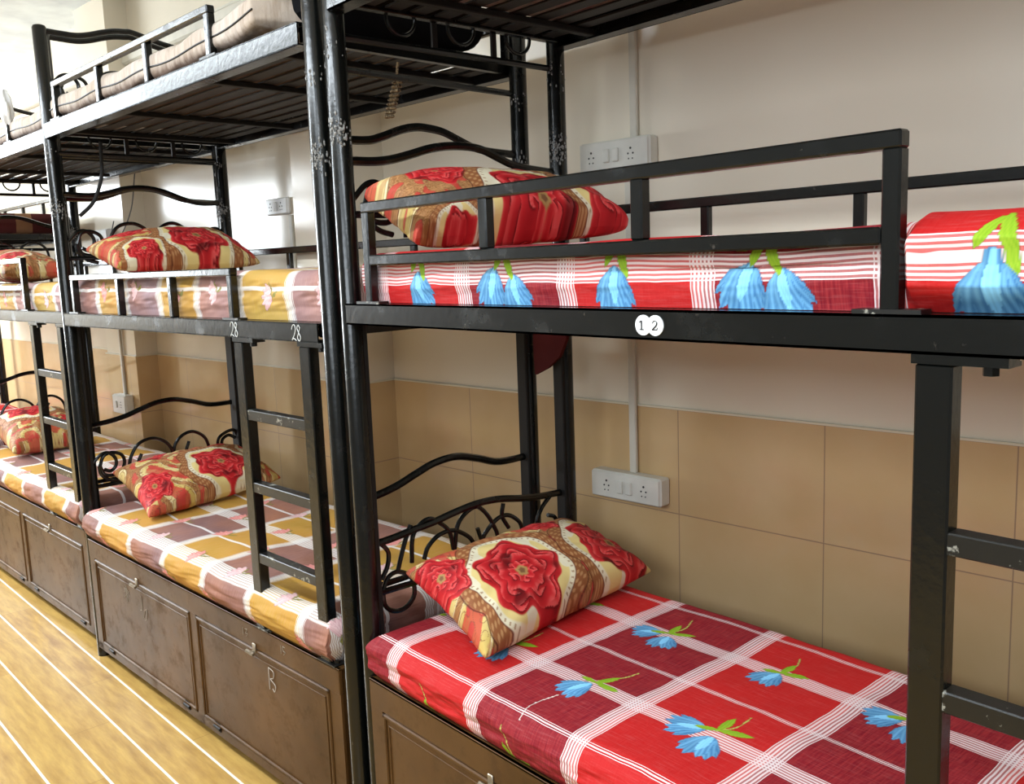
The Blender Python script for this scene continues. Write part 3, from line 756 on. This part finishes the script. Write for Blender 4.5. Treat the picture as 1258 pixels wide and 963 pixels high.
# ---- pillows with rose print
def rose_print(U, V, roses, seed=0):
    S = U.shape; col = np.ones(S+(4,)); n = vnoise(U*6, V*6, seed+50, ((1, 1.), (2.3, .6))); f = vnoise(U*40, V*40, seed+51, ((1, 1.), (2.1, .7)))
    yel = np.array((.56, .40, .11)); yel2 = np.array((.68, .55, .26))
    k = sm(n, -.6, .6)[..., None]; col[..., :3] = yel*(1-k)+yel2*k
    def bl(m, c):
        m = m[..., None]; col[..., :3] = col[..., :3]*(1-m)+np.array(c)*m
    # winding brown scroll bands
    g = np.sin(U*26+2.1*np.sin(V*17+seed))+np.sin(V*24+1.8*np.sin(U*15+1.3))
    band = (abs(g) < .50).astype(float); bl(band*.9, (.25, .09, .03)); bl(band*sm(np.sin(f*9+U*260+np.sin(V*200)*2), .1, .5)*.8, (.50, .25, .10))
    bl(sm(.06-abs(abs(g)-.55), 0, .04), (.12, .03, .015)); bl(sm(.05-abs(abs(g)-.68), 0, .03)*.8, (.85, .74, .5))
    bl(sm(.03-abs(abs(g)-.78), 0, .02)*.8, (.25, .09, .04))
    bl(((abs(g) > 1.45)).astype(float)*.85, (.50, .04, .03))
    f2 = vnoise(U*13, V*13, seed+60, ((1, 1.), (2.2, .8))); f3 = vnoise(U*13+.3, V*13, seed+61, ((1, 1.), (2.2, .8)))
    bl(sm(f3, .35, .42)*.85, (.50, .045, .035)); bl(sm(.045-abs(f3-.40), 0, .03)*.8, (.20, .05, .03))
    bl(sm(.06-abs(f2), 0, .04)*.85, (.22, .07, .03)); bl(sm(.05-abs(f2-.55), 0, .04)*.7, (.35, .14, .05)); bl(sm(f2, -.75, -.85)*.6, (.45, .22, .09))
    for (cu, cv, R, med) in roses:
        du, dv = U-cu, V-cv; r = np.hypot(du, dv); th = np.arctan2(dv, du)
        if med:
            rm = R*1.28*(1+.05*np.cos(6*th+cu*20)); e = r/rm
            bl(sm(1.22+.04*np.cos(12*th)-e, 0, .03), (.28, .10, .035)); bl((e < 1.22)*sm(np.sin(th*46+e*30)*np.sin(e*44), .1, .5)*.7, (.55, .30, .13))
            bl(sm(.018-abs(e-1.22-.04*np.cos(12*th)), 0, .015), (.10, .02, .01))
            bl(sm(1.0-e, 0, .02), (.74, .66, .47)); bl((sm(.015-abs(e-1.0), 0, .012)), (.16, .05, .03))
            bl((abs(e-.94) < .025)*(np.sin(th*60) > .55)*.8, (.35, .2, .1))
            bl(sm(.90-e, 0, .03)*(n > -.2)*.9, (.74, .56, .2))
        rr = r/(R*(1+.10*np.cos(5*th+cu*31)+.05*np.cos(11*th+1)))
        inn = sm(1-rr, 0, .03)
        lay = rr*3.6+.33*np.sin(5*th+np.floor(rr*3.6)*1.9+.6*np.sin(3*th)); fr = lay-np.floor(lay)
        sh = np.clip(.25+.9*fr, 0, 1); ruff = .5+.5*np.sin(34*th+9*rr+np.sin(7*th)*3)
        base = np.array((.22, .002, .006)); hi = np.array((.62, .022, .026)); pink = np.array((.80, .17, .15))
        c = base+(hi-base)*sh[..., None]; c = c+(pink-c)*(sm(fr, .55, 1)*(.25+.4*ruff))[..., None]
        c = c*(1-.55*(sm(.10-abs(fr-.04), 0, .08)))[..., None]
        dk = .9*sm(vnoise(U*9+cu*5, V*9, seed+int(cu*90), ((1, 1.), (2.4, .5))), .35, .75)[..., None]; c = c*(1-.75*dk)
        col[..., :3] = col[..., :3]*(1-inn[..., None])+c*inn[..., None]
        bl(sm(.16-rr, 0, .04), (.40, .23, .08)); bl(sm(.09-rr, 0, .03)*.7, (.12, .03, .02))
    return col
def pillow(pose, c00, c10, c11, c01, T, roses, label, res=.003, seed=1, group=None, ful=.36):
    """corner c00=(front,left) c10=(front,right) c11=(rear,right) c01=(rear,left)"""
    c00, c10, c11, c01 = [np.array(q, float) for q in (c00, c10, c11, c01)]
    lw = .5*(np.linalg.norm(c01-c00)+np.linalg.norm(c11-c10)); ww = .5*(np.linalg.norm(c10-c00)+np.linalg.norm(c11-c01))
    nu, nv = int(lw/res), int(ww/res)
    a = np.linspace(0, 1, nu)[:, None]*np.ones((1, nv)); b_ = np.ones((nu, 1))*np.linspace(0, 1, nv)[None]   # a: front->rear, b: left->right
    t = empty('pillow', pose[:2]+(0,), pose[3], label, 'pillow', group)
    for side, nm in ((1, 'cover_top'), (-1, 'cover_underside')):
        P0 = ((1-a)*(1-b_))[..., None]*c00+((1-a)*b_)[..., None]*c10+(a*b_)[..., None]*c11+(a*(1-b_))[..., None]*c01
        cen = P0.mean((0, 1))
        # edges pulled in between the corners
        pin = .035
        x = 2*a-1; y = 2*b_-1
        du = (c01-c00+c11-c10)/2; dv = (c10-c00+c11-c01)/2
        P0 = P0-(np.sign(x)*np.abs(x)**3*(1-y**2)*pin)[..., None]*du-(np.sign(y)*np.abs(y)**3*(1-x**2)*pin*1.1)[..., None]*dv
        h = (np.clip(1-x**2, 0, 1)**ful)*(np.clip(1-y**2, 0, 1)**ful)
        nrm = np.cross(dv, du); nrm /= np.linalg.norm(nrm)
        if nrm[2] < 0: nrm = -nrm
        wr = vnoise(a*lw, b_*ww, seed, ((3, 1.), (7, .6), (14, .25)))
        edge = np.clip(1-h, 0, 1)
        ray = np.sin(np.arctan2(y, x)*17+seed)*np.clip(h*(1-h)*4, 0, 1)
        off = T*(.62 if side > 0 else .38)*h+side*0+(.0045*wr*h+.003*ray)*(1 if side > 0 else .5)
        P = P0+(off*side)[..., None]*nrm
        if side < 0: P = P[:, ::-1]
        UV = np.stack([a*lw, b_*ww], -1)
        if side < 0: UV = UV[:, ::-1]
        col = rose_print(UV[..., 0], UV[..., 1], roses, seed) if side > 0 or True else None
        grid_mesh(nm, P, UV, 'rose', col, t)
    return t
G = 'rose print pillows'
rosesA = [(.20, .215, .118, 1), (.56, .22, .125, 1), (.42, .03, .075, 0), (.02, .10, .075, 0), (.38, .42, .05, 0)]
pillow(PA, (.055, .085, .800), (.405, .060, .685), (.325, .740, .700), (.065, .670, .805), .165, rosesA, 'rose print pillow with a large red peony on the lower bunk of the nearest bed', .0018, 3, G)
rosesA2 = [(.14, .07, .08, 0), (.35, .23, .125, 1), (.11, .29, .055, 1), (.60, .20, .11, 1), (.42, .02, .05, 0)]
pillow(PA, (.050, .030, 1.765), (.255, .030, 1.650), (.330, .665, 1.675), (.085, .610, 1.775), .165, rosesA2, 'rose print pillow leaning on the middle bunk headboard of the nearest bed', .0018, 7, G, .25)
pillow(PB, (.070, .085, .785), (.470, .060, .672), (.370, .690, .690), (.080, .640, .800), .155, [(.37, .24, .115, 1), (.06, .26, .08, 0), (.62, .16, .09, 1), (.15, .04, .06, 0), (.45, .02, .06, 0)],
    'rose print pillow lying askew on the lower bunk of the second bed', .003, 11, G)
pillow(PB, (.065, .070, 1.70), (.340, .080, 1.625), (.36, .675, 1.625), (.075, .640, 1.755), .16, [(.13, .05, .08, 0), (.36, .20, .115, 1), (.12, .26, .065, 1), (.60, .20, .10, 0), (.42, .0, .05, 0)],
    'rose print pillow on the middle bunk of the second bed', .003, 15, G)
pillow(PC, (.180, .070, .790), (.640, .060, .690), (.62, .470, .700), (.180, .470, .800), .20, [(.17, .15, .11, 1), (.50, .24, .11, 1), (.34, .36, .06, 0)],
    'rose print pillow on the lower bunk of the third bed, behind the ladder', .004, 19, G)
pillow(PC, (.10, .05, 1.66), (.90, .05, 1.625), (.88, .36, 1.625), (.10, .40, 1.68), .17, [(.10, .60, .08, 1), (.34, .40, .085, 1), (.12, .3, .06, 0), (.50, .62, .06, 0)],
    'rose print pillow behind the guard rail of the third bed, at the left edge', .005, 23, G)

# ------------------------------------------------------------------ small hanging things
def slab(name, quad, thick, mat, label, cat, pose):
    # quad: list of outline points in the x,z plane at y; thick along y
    y = quad[0][1]; n = len(quad); b = MB()
    vs = [(q[0], q[1]-thick/2, q[2]) for q in quad]+[(q[0], q[1]+thick/2, q[2]) for q in quad]
    b.add(vs, [tuple(range(n)), tuple(range(2*n-1, n-1, -1))]+[(i, (i+1) % n, n+(i+1) % n, n+i) for i in range(n)])
    o = b.build(name, mat); o.location = pose[:2]+(0,); o.rotation_euler = (0, 0, pose[3])
    return tag(o, label, cat)
slab('hanging_cloth', [(-.080, .690, 1.452), (-.082, .690, 1.30), (-.078, .69, 1.245), (-.02, .69, 1.27), (.03, .69, 1.305), (.062, .690, 1.36), (.064, .690, 1.452)], .012, 'darkcloth',
     'dark red cloth corner hanging between the two rear posts below the near middle bunk', 'cloth', PA)
b = MB()
for k in range(9):
    z = 2.085-.0105*k; x = 1.846-.0058*k
    b.lathe((x, .30, z-.005), [(.006, 0), (.0105, .002), (.0105, .006), (.006, .009)], 8); b.lathe((x+.018, .30, z-.006), [(.006, 0), (.009, .002), (.009, .006), (.006, .009)], 8)
b.tube([(1.86, .30, 2.136), (1.846, .30, 2.085)], .004, 6)
o = b.build('hanging_tassel', 'rope', smooth=True); o.location = PB[:2]+(0,); o.rotation_euler = (0, 0, PB[3])
tag(o, 'beaded brown cord end hanging from the top bunk slats, right of the paired posts', 'cord')

b = MB(); nn = 26
for i in range(7):
    z = -.075+.024*i; pr = []
vs = []
for i in range(9):
    t_ = i/8; z = -.07+.15*t_; r0 = .030*math.sin(PI*(.12+.8*t_))+.006
    for q in range(nn):
        a = 2*PI*q/nn; r1 = r0*(1+.22*math.sin(a*5+t_*6)+.1*math.sin(a*3-t_*9)); vs.append((1.412+r1*math.cos(a), -.012+r1*math.sin(a)*.7, HB['tt']+.145+z))
b.add(vs, [(i*nn+q, i*nn+(q+1) % nn, (i+1)*nn+(q+1) % nn, (i+1)*nn+q) for i in range(8) for q in range(nn)]+[tuple(range(nn)), tuple(8*nn+q for q in range(nn))])
o = b.build('knotted_rag', 'white_cloth', smooth=True); o.location = PC[:2]+(0,); o.rotation_euler = (0, 0, PC[3])
tag(o, 'white rag knotted on the top guard rail post of the third bed', 'cloth')
b = MB(); b.tube([(.06, .172, 2.128), (.06, .166, 2.01), (.06, .148, 1.945), (.06, .118, 1.885), (.055, .066, 1.835)], .0075, 8, smooth=5)
o = b.build('hanging_strap', 'black_dull', smooth=True); o.location = PB[:2]+(0,); o.rotation_euler = (0, 0, PB[3])
tag(o, 'black strap curving down from the top bunk end above the second middle pillow', 'strap')
